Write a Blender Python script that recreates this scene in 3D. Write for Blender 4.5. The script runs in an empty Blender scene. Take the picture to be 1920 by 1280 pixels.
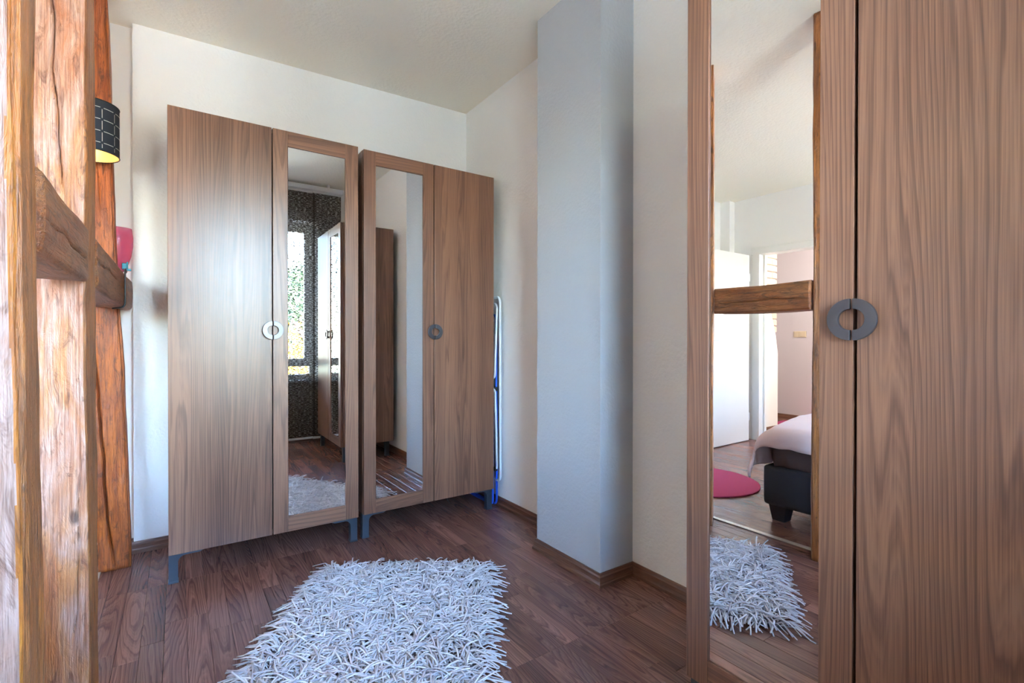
import bpy, bmesh, math, random
import numpy as np
from mathutils import Vector, Matrix, noise

S = bpy.context.scene
COL = S.collection
random.seed(11)
rng = np.random.default_rng(11)

# ------------------------------------------------------------------ camera
cam_data = bpy.data.cameras.new('camera')
cam = bpy.data.objects.new('camera', cam_data)
COL.objects.link(cam)
yaw, pitch, roll = (math.radians(a) for a in (34.2916, 0.2809, 0.0378))
F = Vector((math.sin(yaw)*math.cos(pitch), math.cos(yaw)*math.cos(pitch), -math.sin(pitch)))
R = Vector((math.cos(yaw), -math.sin(yaw), 0))
U = R.cross(F)
R2 = R*math.cos(roll) + U*math.sin(roll)
U2 = -R*math.sin(roll) + U*math.cos(roll)
cam.matrix_world = Matrix(((R2.x, U2.x, -F.x, 0), (R2.y, U2.y, -F.y, 0), (R2.z, U2.z, -F.z, 1.045), (0, 0, 0, 1)))
cam_data.sensor_width = 36
cam_data.lens = 36*919.133/1920
cam_data.clip_start = .02
S.camera = cam

# ------------------------------------------------------------------ world, light, exposure
W = bpy.data.worlds.new('sky')
S.world = W
W.use_nodes = True
nt = W.node_tree
nt.nodes.clear()
wo = nt.nodes.new('ShaderNodeOutputWorld')
bg = nt.nodes.new('ShaderNodeBackground')
sky = nt.nodes.new('ShaderNodeTexSky')
sky.sky_type = 'NISHITA'
sky.sun_disc = False
sky.sun_elevation = math.radians(38)
sky.sun_rotation = math.radians(20)
sky.air_density = 1.0
sky.dust_density = 2.0
hsv = nt.nodes.new('ShaderNodeHueSaturation')
hsv.inputs['Saturation'].default_value = 1.15
nt.links.new(sky.outputs[0], hsv.inputs['Color'])
nt.links.new(hsv.outputs[0], bg.inputs[0])
bg.inputs[1].default_value = 12.0
nt.links.new(bg.outputs[0], wo.inputs[0])

VS = S.view_settings
VS.view_transform = 'Standard'
VS.look = 'None'
VS.gamma = 1.0
VS.use_curve_mapping = False
VS.exposure = 0.58
S.cycles.use_denoising = True
S.cycles.max_bounces = 14
S.cycles.diffuse_bounces = 7
S.cycles.glossy_bounces = 6
S.cycles.transparent_max_bounces = 16
S.cycles.caustics_reflective = True
S.cycles.sample_clamp_indirect = 12
S.cycles.blur_glossy = .5


def portal(name, x0, x1, z0, z1, y):
    d = bpy.data.lights.new(name, 'AREA')
    d.shape = 'RECTANGLE'
    d.size = x1-x0
    d.size_y = z1-z0
    d.cycles.is_portal = True
    o = bpy.data.objects.new(name, d)
    COL.objects.link(o)
    o.location = ((x0+x1)/2, y, (z0+z1)/2)
    o.rotation_euler = (math.pi/2, 0, math.pi)      # emits towards +Y
    return o


sun = bpy.data.lights.new('sun', 'SUN')        # rakes along the house front: lights the garden, does not enter
sun.energy = 80.0
sun.angle = math.radians(.6)
sun.color = (1, .95, .88)
sun_o = bpy.data.objects.new('sun', sun)
COL.objects.link(sun_o)
sun_o.rotation_euler = Vector((-.80, .0, -.62)).to_track_quat('-Z', 'Y').to_euler()

WIN = (.15, 1.215, .63, 2.245)       # main room window  x0 x1 z0 z1
WIN2 = (-2.25, -1.25, .75, 2.10)     # bedroom window
YN = -.26                           # inner face of the window wall
portal('window_portal', *WIN, YN-.20)
portal('window_portal', *WIN2, YN-.20)

# ------------------------------------------------------------------ helpers
def srgb(r, g, b):
    f = lambda c: (c/255/12.92 if c/255 <= .04045 else ((c/255+.055)/1.055)**2.4)
    return (f(r), f(g), f(b), 1)


def new_mat(name):
    m = bpy.data.materials.new(name)
    m.use_nodes = True
    t = m.node_tree
    b = t.nodes['Principled BSDF']
    return m, t, b


def N(t, typ, **kw):
    n = t.nodes.new(typ)
    for k, v in kw.items():
        if k in n.inputs:
            n.inputs[k].default_value = v
        else:
            setattr(n, k, v)
    return n


def L(t, a, b):
    t.links.new(a, b)


def ramp(t, fac, stops, interp='LINEAR'):
    r = t.nodes.new('ShaderNodeValToRGB')
    r.color_ramp.interpolation = interp
    el = r.color_ramp.elements
    while len(el) < len(stops):
        el.new(.5)
    for e, (p, c) in zip(el, stops):
        e.position = p
        e.color = c if len(c) == 4 else (*c, 1)
    if fac is not None:
        t.links.new(fac, r.inputs[0])
    return r


def math_n(t, op, a, b=None, clamp=False):
    n = t.nodes.new('ShaderNodeMath')
    n.operation = op
    n.use_clamp = clamp
    for i, v in enumerate((a, b)):
        if v is None:
            continue
        if isinstance(v, (int, float)):
            n.inputs[i].default_value = v
        else:
            t.links.new(v, n.inputs[i])
    return n.outputs[0]


def mixc(t, fac, a, b, mode='MIX'):
    n = t.nodes.new('ShaderNodeMix')
    n.data_type = 'RGBA'
    n.blend_type = mode
    for i, v in ((0, fac), (6, a), (7, b)):
        if isinstance(v, (int, float)):
            n.inputs[i].default_value = v
        elif isinstance(v, tuple):
            n.inputs[i].default_value = v
        else:
            t.links.new(v, n.inputs[i])
    return n.outputs[2]


def simple(name, col, rough=.5, metal=0.0, bump=None, spec=.5):
    m, t, b = new_mat(name)
    b.inputs['Base Color'].default_value = col
    b.inputs['Roughness'].default_value = rough
    b.inputs['Metallic'].default_value = metal
    b.inputs['Specular IOR Level'].default_value = spec
    if bump:
        sc, st, dist = bump
        tc = N(t, 'ShaderNodeTexCoord')
        nz = N(t, 'ShaderNodeTexNoise', Scale=sc, Detail=3.0)
        L(t, tc.outputs['Object'], nz.inputs['Vector'])
        bp = N(t, 'ShaderNodeBump', Strength=st, Distance=dist)
        L(t, nz.outputs[0], bp.inputs['Height'])
        L(t, bp.outputs[0], b.inputs['Normal'])
    return m


def wood(name, axis, pale, mid, dark, rough=.38, freq=9.0, stretch=.07, wobble=.10, tone=.25, fibre=.5, spec=.5, rnd=True):
    """veneer with cathedral figure running along the object's local axis"""
    m, t, b = new_mat(name)
    tc = N(t, 'ShaderNodeTexCoord')
    oi = N(t, 'ShaderNodeObjectInfo')
    mp = N(t, 'ShaderNodeMapping')
    sc = [1.0, 1.0, 1.0]
    sc['xyz'.index(axis)] = stretch
    mp.inputs['Scale'].default_value = sc
    L(t, tc.outputs['Object'], mp.inputs[0])
    vm = N(t, 'ShaderNodeVectorMath', operation='MULTIPLY_ADD')
    cmb = N(t, 'ShaderNodeCombineXYZ')
    for i, k in enumerate((13.7, 7.9, 5.3)):
        L(t, math_n(t, 'MULTIPLY', oi.outputs['Random'], k if rnd else 0), cmb.inputs[i])
    L(t, mp.outputs[0], vm.inputs[0])
    vm.inputs[1].default_value = (1, 1, 1)
    L(t, cmb.outputs[0], vm.inputs[2])
    v = vm.outputs[0]
    # slow distortion of the growth rings
    n1 = N(t, 'ShaderNodeTexNoise', Scale=5.0, Detail=2.0, Roughness=.45)
    L(t, v, n1.inputs['Vector'])
    n2 = N(t, 'ShaderNodeTexNoise', Scale=26.0, Detail=3.0, Roughness=.5)
    L(t, v, n2.inputs['Vector'])
    sep = N(t, 'ShaderNodeSeparateXYZ')
    L(t, v, sep.inputs[0])
    cross = [a for a in 'xyz' if a != axis]
    ra = math_n(t, 'ADD', sep.outputs['xyz'.index(cross[0])], math_n(t, 'MULTIPLY', sep.outputs['xyz'.index(cross[1])], .6))
    d = math_n(t, 'ADD', ra, math_n(t, 'MULTIPLY', n1.outputs[0], wobble*6))
    d = math_n(t, 'ADD', d, math_n(t, 'MULTIPLY', n2.outputs[0], wobble*.35))
    ph = math_n(t, 'FRACT', math_n(t, 'MULTIPLY', d, freq*5))
    ringr = ramp(t, ph, [(0, (0, 0, 0)), (.55, (.35, .35, .35)), (.82, (1, 1, 1)), (1, (0, 0, 0))])
    ph2 = math_n(t, 'FRACT', math_n(t, 'MULTIPLY', d, freq*19))
    ring2 = ramp(t, ph2, [(0, (0, 0, 0)), (.7, (.8, .8, .8)), (1, (0, 0, 0))])
    # slow tone bands
    nb = N(t, 'ShaderNodeTexNoise', Scale=9.0, Detail=2.0)
    mb = N(t, 'ShaderNodeMapping')
    sb = [1.0, 1.0, 1.0]
    sb['xyz'.index(axis)] = .25
    mb.inputs['Scale'].default_value = sb
    L(t, v, mb.inputs[0])
    L(t, mb.outputs[0], nb.inputs['Vector'])
    # fibres
    mf = N(t, 'ShaderNodeMapping')
    sf = [420.0, 420.0, 420.0]
    sf['xyz'.index(axis)] = 9.0/stretch*.07*7
    mf.inputs['Scale'].default_value = sf
    L(t, v, mf.inputs[0])
    nf = N(t, 'ShaderNodeTexNoise', Scale=1.0, Detail=2.0)
    L(t, mf.outputs[0], nf.inputs['Vector'])
    fac = math_n(t, 'ADD', math_n(t, 'MULTIPLY', ringr.outputs[0], .46), math_n(t, 'MULTIPLY', ring2.outputs[0], .20))
    fac = math_n(t, 'ADD', fac, math_n(t, 'MULTIPLY', math_n(t, 'SUBTRACT', nf.outputs[0], .5), fibre))
    fac = math_n(t, 'ADD', fac, math_n(t, 'MULTIPLY', math_n(t, 'SUBTRACT', nb.outputs[0], .45), 1.1), clamp=True)
    c = ramp(t, fac, [(0, pale), (.42, mid), (1, dark)])
    tn = math_n(t, 'ADD', 1-tone/2, math_n(t, 'MULTIPLY', oi.outputs['Random'], tone))
    hs = N(t, 'ShaderNodeHueSaturation')
    L(t, tn, hs.inputs['Value'])
    L(t, c.outputs[0], hs.inputs['Color'])
    L(t, hs.outputs[0], b.inputs['Base Color'])
    b.inputs['Roughness'].default_value = rough
    b.inputs['Specular IOR Level'].default_value = spec
    bp = N(t, 'ShaderNodeBump', Strength=.10, Distance=.0006)
    L(t, nf.outputs[0], bp.inputs['Height'])
    L(t, bp.outputs[0], b.inputs['Normal'])
    return m


WAL = dict(pale=srgb(138, 98, 76), mid=srgb(110, 75, 58), dark=srgb(72, 47, 39))
M = {}
M['walnut_v'] = wood('walnut_veneer_vertical', 'z', **WAL, rough=.33, tone=.06, wobble=.085, freq=13, stretch=.045, spec=.62, fibre=1.1)
M['walnut_h'] = wood('walnut_veneer_horizontal', 'x', **WAL, rough=.33, tone=.06, wobble=.06, freq=13, stretch=.045, spec=.62, fibre=1.1)
M['floor'] = wood('walnut_laminate', 'y', srgb(142, 100, 86), srgb(106, 71, 62), srgb(64, 42, 40), rough=.27, tone=.42, wobble=.13, freq=11, stretch=.08, fibre=.8)
M['base_x'] = wood('walnut_skirting_x', 'x', srgb(118, 78, 58), srgb(94, 60, 45), srgb(66, 42, 34), rough=.4, tone=.05, wobble=.05)
M['base_y'] = wood('walnut_skirting_y', 'y', srgb(118, 78, 58), srgb(94, 60, 45), srgb(66, 42, 34), rough=.4, tone=.05, wobble=.05)


def plaster(name, col, sc=75.0, dist=.004, strength=.45):
    m, t, b = new_mat(name)
    tc = N(t, 'ShaderNodeTexCoord')
    n1 = N(t, 'ShaderNodeTexNoise', Scale=sc, Detail=3.0, Roughness=.55)
    L(t, tc.outputs['Object'], n1.inputs['Vector'])
    v = N(t, 'ShaderNodeTexVoronoi', Scale=sc*.9)
    L(t, tc.outputs['Object'], v.inputs['Vector'])
    h = math_n(t, 'ADD', n1.outputs[0], math_n(t, 'MULTIPLY', v.outputs[0], -.35))
    bp = N(t, 'ShaderNodeBump', Strength=strength, Distance=dist)
    L(t, h, bp.inputs['Height'])
    L(t, bp.outputs[0], b.inputs['Normal'])
    n2 = N(t, 'ShaderNodeTexNoise', Scale=1.5, Detail=2.0)
    L(t, tc.outputs['Object'], n2.inputs['Vector'])
    c = mixc(t, math_n(t, 'MULTIPLY', n2.outputs[0], .12), col, tuple(x*.86 for x in col[:3])+(1,))
    L(t, c, b.inputs['Base Color'])
    b.inputs['Roughness'].default_value = .85
    b.inputs['Specular IOR Level'].default_value = .25
    return m


M['wall'] = plaster('white_woodchip_wallpaper', srgb(241, 240, 237))
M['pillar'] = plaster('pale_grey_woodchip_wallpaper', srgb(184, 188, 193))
M['wall_smooth'] = simple('smooth_white_plaster', srgb(243, 243, 241), .7, bump=(30, .1, .003))
M['ceiling'] = plaster('white_textured_ceiling', srgb(245, 240, 226), 60, .005)
M['lilac'] = simple('lilac_grey_wall_paint', srgb(206, 196, 200), .8, bump=(60, .15, .003))
M['white_paint'] = simple('white_gloss_paint', srgb(240, 241, 238), .32)
M['mirror'] = simple('silvered_mirror', (.93, .94, .94, 1), 0.0, 1.0)
M['handle'] = simple('graphite_metal', srgb(92, 92, 98), .33, .85)
M['leg'] = simple('blue_grey_steel', srgb(62, 70, 80), .42, .35)
M['dark'] = simple('dark_interior_board', srgb(38, 30, 28), .7)
M['edge'] = simple('walnut_edge_band', srgb(96, 66, 54), .45)
M['black_leather'] = simple('black_leatherette', srgb(34, 36, 42), .5, bump=(220, .25, .002))
M['bed_leg'] = simple('black_lacquered_wood', srgb(40, 44, 54), .35)
M['alu'] = simple('white_aluminium', srgb(216, 220, 224), .35, .2)
M['white_tube'] = simple('white_coated_steel', srgb(226, 236, 240), .3)
M['blue_tube'] = simple('blue_coated_steel', srgb(38, 90, 205), .35)
M['black_plastic'] = simple('black_plastic', srgb(24, 24, 26), .4)
M['strip'] = simple('brushed_metal_strip', srgb(205, 196, 182), .35, .6)
M['brick'] = simple('pale_old_brick', srgb(214, 194, 176), .9, bump=(70, .6, .006))
M['mortar'] = simple('pale_mortar', srgb(216, 206, 194), .95, bump=(90, .5, .004))
M['beige'] = simple('beige_switch_plastic', srgb(206, 188, 162), .4)


def stain(name, cols, rough=.42, axis='z', scale=1.0):
    """old waxed timber: long fibres, blotches of honey, pale and brown, small knots"""
    m, t, b = new_mat(name)
    tc = N(t, 'ShaderNodeTexCoord')
    v = tc.outputs['Object']
    ax = 'xyz'.index(axis)

    def mapped(s, st):
        mp = N(t, 'ShaderNodeMapping')
        q = [s, s, s]
        q[ax] = s*st
        mp.inputs['Scale'].default_value = q
        L(t, v, mp.inputs[0])
        return mp.outputs[0]
    nb = N(t, 'ShaderNodeTexNoise', Scale=1.0, Detail=5.0, Roughness=.62, Distortion=.6)
    L(t, mapped(9*scale, .33), nb.inputs['Vector'])
    nl = N(t, 'ShaderNodeTexNoise', Scale=1.0, Detail=4.0, Roughness=.6, Distortion=.5)
    L(t, mapped(55*scale, .06), nl.inputs['Vector'])
    nf = N(t, 'ShaderNodeTexNoise', Scale=1.0, Detail=3.0, Roughness=.6)
    L(t, mapped(260*scale, .035), nf.inputs['Vector'])
    nc = N(t, 'ShaderNodeTexNoise', Scale=1.0, Detail=4.0, Roughness=.7, Distortion=1.2)
    L(t, mapped(30*scale, .30), nc.inputs['Vector'])
    base = ramp(t, nb.outputs[0], [(.30, cols[0]), (.44, cols[1]), (.55, cols[2]), (.70, cols[3])])
    c = mixc(t, math_n(t, 'MULTIPLY', ramp(t, nl.outputs[0], [(.45, (0, 0, 0)), (.64, (1, 1, 1))]).outputs[0], .72), base.outputs[0], cols[4])
    c = mixc(t, math_n(t, 'MULTIPLY', ramp(t, nf.outputs[0], [(.46, (0, 0, 0)), (.68, (1, 1, 1))]).outputs[0], .55), c, cols[5])
    c = mixc(t, math_n(t, 'MULTIPLY', ramp(t, nc.outputs[0], [(.55, (0, 0, 0)), (.66, (1, 1, 1))]).outputs[0], .7), c, cols[5])
    vo = N(t, 'ShaderNodeTexVoronoi', Scale=1.0, Randomness=1.0)
    L(t, mapped(7*scale, .55), vo.inputs['Vector'])
    kn = ramp(t, vo.outputs['Distance'], [(.045, (1, 1, 1)), (.10, (0, 0, 0))])
    c = mixc(t, math_n(t, 'MULTIPLY', kn.outputs[0], .75), c, cols[6])
    L(t, c, b.inputs['Base Color'])
    b.inputs['Roughness'].default_value = rough
    bp = N(t, 'ShaderNodeBump', Strength=1.0, Distance=.007)
    hh = math_n(t, 'ADD', math_n(t, 'MULTIPLY', nl.outputs[0], .8), math_n(t, 'ADD', math_n(t, 'MULTIPLY', nf.outputs[0], .5), nc.outputs[0]))
    L(t, hh, bp.inputs['Height'])
    L(t, bp.outputs[0], b.inputs['Normal'])
    return m


M['honey'] = stain('honey_waxed_timber', [srgb(180, 100, 44), srgb(196, 136, 92), srgb(202, 164, 148), srgb(180, 108, 64), srgb(170, 108, 78), srgb(104, 60, 44), srgb(60, 38, 34)])
M['pale_timber'] = stain('pale_scraped_timber', [srgb(168, 98, 44), srgb(176, 142, 130), srgb(184, 158, 152), srgb(158, 100, 62), srgb(170, 126, 106), srgb(98, 64, 50), srgb(56, 38, 34)], scale=.8)
M['bark_edge'] = stain('brown_timber_edge', [srgb(158, 92, 42), srgb(182, 112, 54), srgb(160, 100, 58), srgb(132, 78, 40), srgb(122, 76, 46), srgb(86, 52, 34), srgb(56, 36, 28)])
M['amber'] = stain('amber_waxed_timber', [srgb(160, 76, 26), srgb(188, 100, 38), srgb(176, 94, 44), srgb(130, 58, 26), srgb(116, 52, 26), srgb(70, 34, 20), srgb(46, 26, 18)])
M['honey_streak'] = stain('honey_streak', [srgb(176, 104, 36), srgb(190, 122, 48), srgb(180, 110, 50), srgb(150, 82, 34), srgb(150, 84, 36), srgb(92, 52, 30), srgb(56, 36, 30)], scale=.8)
M['beam'] = stain('dark_brown_beam', [srgb(120, 68, 36), srgb(148, 86, 46), srgb(154, 98, 58), srgb(124, 72, 42), srgb(112, 66, 40), srgb(72, 42, 30), srgb(42, 28, 22)], axis='y')


def link(name, me, mat=None, parent=None, loc=None, rot=None):
    o = bpy.data.objects.new(name, me)
    COL.objects.link(o)
    if mat is not None and me is not None and len(me.materials) == 0:
        for mm in (mat if isinstance(mat, (list, tuple)) else [mat]):
            me.materials.append(mm)
    if parent is not None:
        o.parent = parent
    if loc is not None:
        o.location = loc
    if rot is not None:
        o.rotation_euler = rot
    return o


def from_bm(name, bm, mat, parent=None, loc=None, rot=None, smooth=False):
    me = bpy.data.meshes.new(name)
    bm.normal_update()
    bm.to_mesh(me)
    bm.free()
    if smooth:
        for p in me.polygons:
            p.use_smooth = True
    return link(name, me, mat, parent, loc, rot)


def thing(name, label, cat, loc=(0, 0, 0), rotz=0, group=None):
    o = bpy.data.objects.new(name, None)
    COL.objects.link(o)
    o.empty_display_size = .05
    o.location = loc
    o.rotation_euler = (0, 0, rotz)
    tag(o, label, cat, group)
    return o


def tag(o, label, cat, group=None):
    o['label'] = label
    o['category'] = cat
    if group:
        o['group'] = group
    return o


def struct(o, label=None):
    o['kind'] = 'structure'
    if label:
        o['label'] = label
    return o


def add_box(bm, x0, x1, y0, y1, z0, z1, bev=0.0, seg=2, mi=0):
    r = bmesh.ops.create_cube(bm, size=1)
    vs = r['verts']
    bmesh.ops.scale(bm, vec=(x1-x0, y1-y0, z1-z0), verts=vs)
    bmesh.ops.translate(bm, vec=((x0+x1)/2, (y0+y1)/2, (z0+z1)/2), verts=vs)
    fs = list({f for v in vs for f in v.link_faces})
    for f in fs:
        f.material_index = mi
    if bev > 0:
        es = list({e for v in vs for e in v.link_edges})
        bmesh.ops.bevel(bm, geom=es, offset=bev, segments=seg, affect='EDGES', profile=.5, clamp_overlap=True)


def box(name, x0, x1, y0, y1, z0, z1, mat, parent=None, bev=0.0, seg=2, centre=True, loc=None):
    """box as one object; with centre=True the origin sits in its middle"""
    bm = bmesh.new()
    cx, cy, cz = ((x0+x1)/2, (y0+y1)/2, (z0+z1)/2) if centre else (0, 0, 0)
    add_box(bm, x0-cx, x1-cx, y0-cy, y1-cy, z0-cz, z1-cz, bev, seg)
    return from_bm(name, bm, mat, parent, (cx, cy, cz))


def add_prism(bm, poly, h0, h1, axis='z', mi=0):
    """extrude a polygon [(a,b)] along axis between h0 and h1"""
    def P(a, b, h):
        return {'z': (a, b, h), 'y': (a, h, b), 'x': (h, a, b)}[axis]
    lo = [bm.verts.new(P(a, b, h0)) for a, b in poly]
    hi = [bm.verts.new(P(a, b, h1)) for a, b in poly]
    n = len(poly)
    fs = [bm.faces.new(lo[::-1]), bm.faces.new(hi)]
    for i in range(n):
        fs.append(bm.faces.new((lo[i], lo[(i+1) % n], hi[(i+1) % n], hi[i])))
    for f in fs:
        f.material_index = mi
    return fs


def prism(name, poly, h0, h1, mat, axis='z', parent=None, loc=None, bev=0.0):
    bm = bmesh.new()
    add_prism(bm, poly, h0, h1, axis)
    bmesh.ops.recalc_face_normals(bm, faces=bm.faces)
    if bev > 0:
        bmesh.ops.bevel(bm, geom=list(bm.edges), offset=bev, segments=2, affect='EDGES', profile=.5, clamp_overlap=True)
    return from_bm(name, bm, mat, parent, loc)


def add_tube(bm, pts, r, n=10, closed=False):
    pts = [Vector(p) for p in pts]
    k = len(pts)
    rings = []
    up = None
    for i, p in enumerate(pts):
        a = pts[i-1] if (i > 0 or closed) else p
        c = pts[(i+1) % k] if (i < k-1 or closed) else p
        d = (c-a).normalized()
        if up is None:
            up = Vector((0, 0, 1)) if abs(d.z) < .9 else Vector((1, 0, 0))
        s = d.cross(up).normalized()
        up = s.cross(d).normalized()
        rr = r[i] if isinstance(r, (list, tuple)) else r
        rings.append([bm.verts.new(p + (s*math.cos(2*math.pi*j/n) + up*math.sin(2*math.pi*j/n))*rr) for j in range(n)])
    for i in range(k if closed else k-1):
        A, B = rings[i], rings[(i+1) % k]
        for j in range(n):
            bm.faces.new((A[j], A[(j+1) % n], B[(j+1) % n], B[j])).smooth = True
    if not closed:
        bm.faces.new(rings[0][::-1])
        bm.faces.new(rings[-1])


def tube(name, pts, r, mat, parent=None, n=10, closed=False, loc=None):
    bm = bmesh.new()
    add_tube(bm, pts, r, n, closed)
    bmesh.ops.recalc_face_normals(bm, faces=bm.faces)
    return from_bm(name, bm, mat, parent, loc)


def add_lathe(bm, prof, n=48, sx=1.0, sy=1.0, close_bottom=False):
    rings = []
    for r, z in prof:
        rings.append([bm.verts.new((r*math.cos(2*math.pi*j/n)*sx, r*math.sin(2*math.pi*j/n)*sy, z)) for j in range(n)])
    for A, B in zip(rings, rings[1:]):
        for j in range(n):
            bm.faces.new((A[j], A[(j+1) % n], B[(j+1) % n], B[j])).smooth = True
    if close_bottom:
        bm.faces.new(rings[0][::-1])


def rounded(pts, rad, seg=6):
    """polyline with rounded inner corners"""
    pts = [Vector(p) for p in pts]
    out = [pts[0]]
    for a, b, c in zip(pts, pts[1:], pts[2:]):
        u = (a-b).normalized()
        v = (c-b).normalized()
        p0, p1 = b+u*rad, b+v*rad
        for i in range(seg+1):
            q = i/seg
            out.append(p0*(1-q)**2 + b*2*q*(1-q) + p1*q*q)
    out.append(pts[-1])
    return out


# ------------------------------------------------------------------ the room shell
XR, YB = 1.675, 3.028          # right wall, back wall
XL = -2.69                     # far bedroom wall
CZ = lambda x: 2.583 + .024*x  # the ceiling falls slightly to the left


def wall_box(name, x0, x1, y0, y1, z0, z1, mat='wall'):
    bm = bmesh.new()
    add_box(bm, x0, x1, y0, y1, z0, z1)
    return struct(from_bm(name, bm, M[mat]))


# floor slab, planks come at the end
floor = struct(box('floor', -4.6, 1.85, -.5, 4.2, -.12, -.008, M['edge'], centre=False))

bm = bmesh.new()
vs = []
for x, y in ((-4.6, -.5), (1.85, -.5), (1.85, 4.2), (-4.6, 4.2)):
    vs.append((bm.verts.new((x, y, CZ(x))), bm.verts.new((x, y, CZ(x)+.12))))
bm.faces.new([v[0] for v in vs][::-1])
bm.faces.new([v[1] for v in vs])
for i in range(4):
    a, b = vs[i], vs[(i+1) % 4]
    bm.faces.new((a[0], b[0], b[1], a[1]))
bmesh.ops.recalc_face_normals(bm, faces=bm.faces)
struct(from_bm('ceiling', bm, M['ceiling']))

HT = 2.66
struct(prism('wall_back', [(-.18, 3.014), (XR+.15, YB+.002), (XR+.15, YB+.16), (-.18, YB+.16)], -.01, HT, M['wall']))
wall_box('wall_back', XL-.12, -.1801, 3.07, YB+.16, -.01, HT, 'wall_smooth')
wall_box('wall_right', XR, XR+.14, -.5, YB+.002, -.01, HT)
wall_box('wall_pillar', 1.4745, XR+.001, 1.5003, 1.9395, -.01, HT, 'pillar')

# window wall with two openings
xs = [XL-.12, WIN2[0], WIN2[1], WIN[0], WIN[1], XR+.001]
bm = bmesh.new()
y0, y1 = YN-.26, YN
add_box(bm, xs[0], xs[1], y0, y1, -.01, HT)
add_box(bm, xs[2], xs[3], y0, y1, -.01, HT)
add_box(bm, xs[4], xs[5], y0, y1, -.01, HT)
for w in (WIN, WIN2):
    add_box(bm, w[0], w[1], y0, y1, -.01, w[2])
    add_box(bm, w[0], w[1], y0, y1, w[3], HT)
struct(from_bm('wall_near', bm, M['wall']))

# bedroom end wall with the doorway to the hall
DY0, DY1, DZ = 1.80, 2.69, 1.93
bm = bmesh.new()
add_box(bm, XL-.12, XL, YN, DY0, -.01, HT)
add_box(bm, XL-.12, XL, DY1, 3.071, -.01, HT)
add_box(bm, XL-.12, XL, DY0, DY1, DZ, HT)
struct(from_bm('wall_left', bm, M['wall_smooth']))
wall_box('wall_duct', XL, XL+.09, 2.96, 3.071, -.01, HT, 'wall_smooth')

# hall behind the doorway: stub wall whose plaster has come off the bricks, lilac end wall
XH = -4.40
stub = wall_box('wall_hall', -3.455, XL-.12, 2.905, 3.15, -.01, HT, 'mortar')
pl = [(XL-.12, -.01), (XL-.12, HT), (-3.25, HT), (-3.24, 2.0), (-3.20, 1.93), (-3.14, 1.81), (-3.145, 1.68), (-3.20, 1.55), (-3.26, 1.44),
      (-3.32, 1.32), (-3.37, 1.20), (-3.415, 1.08), (-3.44, .97), (-3.462, .88), (-3.462, -.01)]
prism('plaster_coat', pl, 2.880, 2.905, M['wall_smooth'], 'y', stub)
row = 0
z = 1.12
while z < 2.28:
    x = -3.462
    off = .0 if row % 2 else .115
    edges = [x] + [x + off + .23*k + (.23 if off == 0 else 0) for k in range(3)]
    for a, b in zip(edges, edges[1:]):
        if a > -3.10:
            continue
        box('brick', a+.005, min(b, -3.05)-.005, 2.886+random.uniform(0, .004), 2.95, z+.005, z+.070, M['brick'], stub, bev=.006, seg=1)
    z += .077
    row += 1
wall_box('wall_hall', -4.6, XH, .6, 4.2, -.01, HT, 'lilac')
wall_box('wall_hall', -4.45, -2.9, 3.95, 4.1, -.01, HT, 'wall_smooth')
wall_box('wall_hall', -3.02, -2.9, 3.14, 3.96, -.01, HT, 'wall_smooth')
wall_box('wall_hall', -4.45, XL-.11, .7, .85, -.01, HT, 'wall_smooth')

# door frame and open leaf of the bedroom door
bm = bmesh.new()
add_box(bm, XL-.13, XL+.018, DY0-.065, DY0+.012, 0, DZ+.06, .004)
add_box(bm, XL-.125, XL+.018, DY1-.012, DY1+.065, 0, DZ+.06, .004)
add_box(bm, XL-.13, XL+.020, DY0-.075, DY1+.075, DZ-.012, DZ+.062, .004)
add_box(bm, XL-.13, XL+.026, DY0-.08, DY1+.08, DZ+.05, DZ+.066, .003)
add_box(bm, XL-.10, XL-.06, DY0+.012, DY0+.03, 0, DZ-.012, .002)
add_box(bm, XL-.10, XL-.06, DY1-.03, DY1-.012, 0, DZ-.012, .002)
tr = struct(from_bm('trim_1', bm, M['white_paint']), 'white painted frame of the doorway to the hall')
dr = struct(box('door_1', XL+.105, XL+.905, 2.735, 2.775, .008, DZ-.022, M['white_paint'], bev=.003), 'white flush door standing open against the bedroom wall')
for zz in (.25, 1.68):
    bm = bmesh.new()
    bmesh.ops.create_cone(bm, cap_ends=True, segments=12, radius1=.008, radius2=.008, depth=.08)
    from_bm('hinge', bm, M['alu'], dr, (-.408, -.014, zz-(DZ-.014)/2))
bm = bmesh.new()
add_tube(bm, rounded([(.34, -.02, .08), (.34, -.07, .08), (.23, -.07, .08)], .015), .009)
add_box(bm, .318, .362, -.026, -.02, -.06, .12, .003)
from_bm('door_handle', bm, M['alu'], dr)

# skirting boards
PROF = [(0, 0), (.018, 0), (.018, .012), (.014, .017), (.012, .022), (.012, .040), (.008, .047), (.006, .055), (0, .055)]


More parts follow.
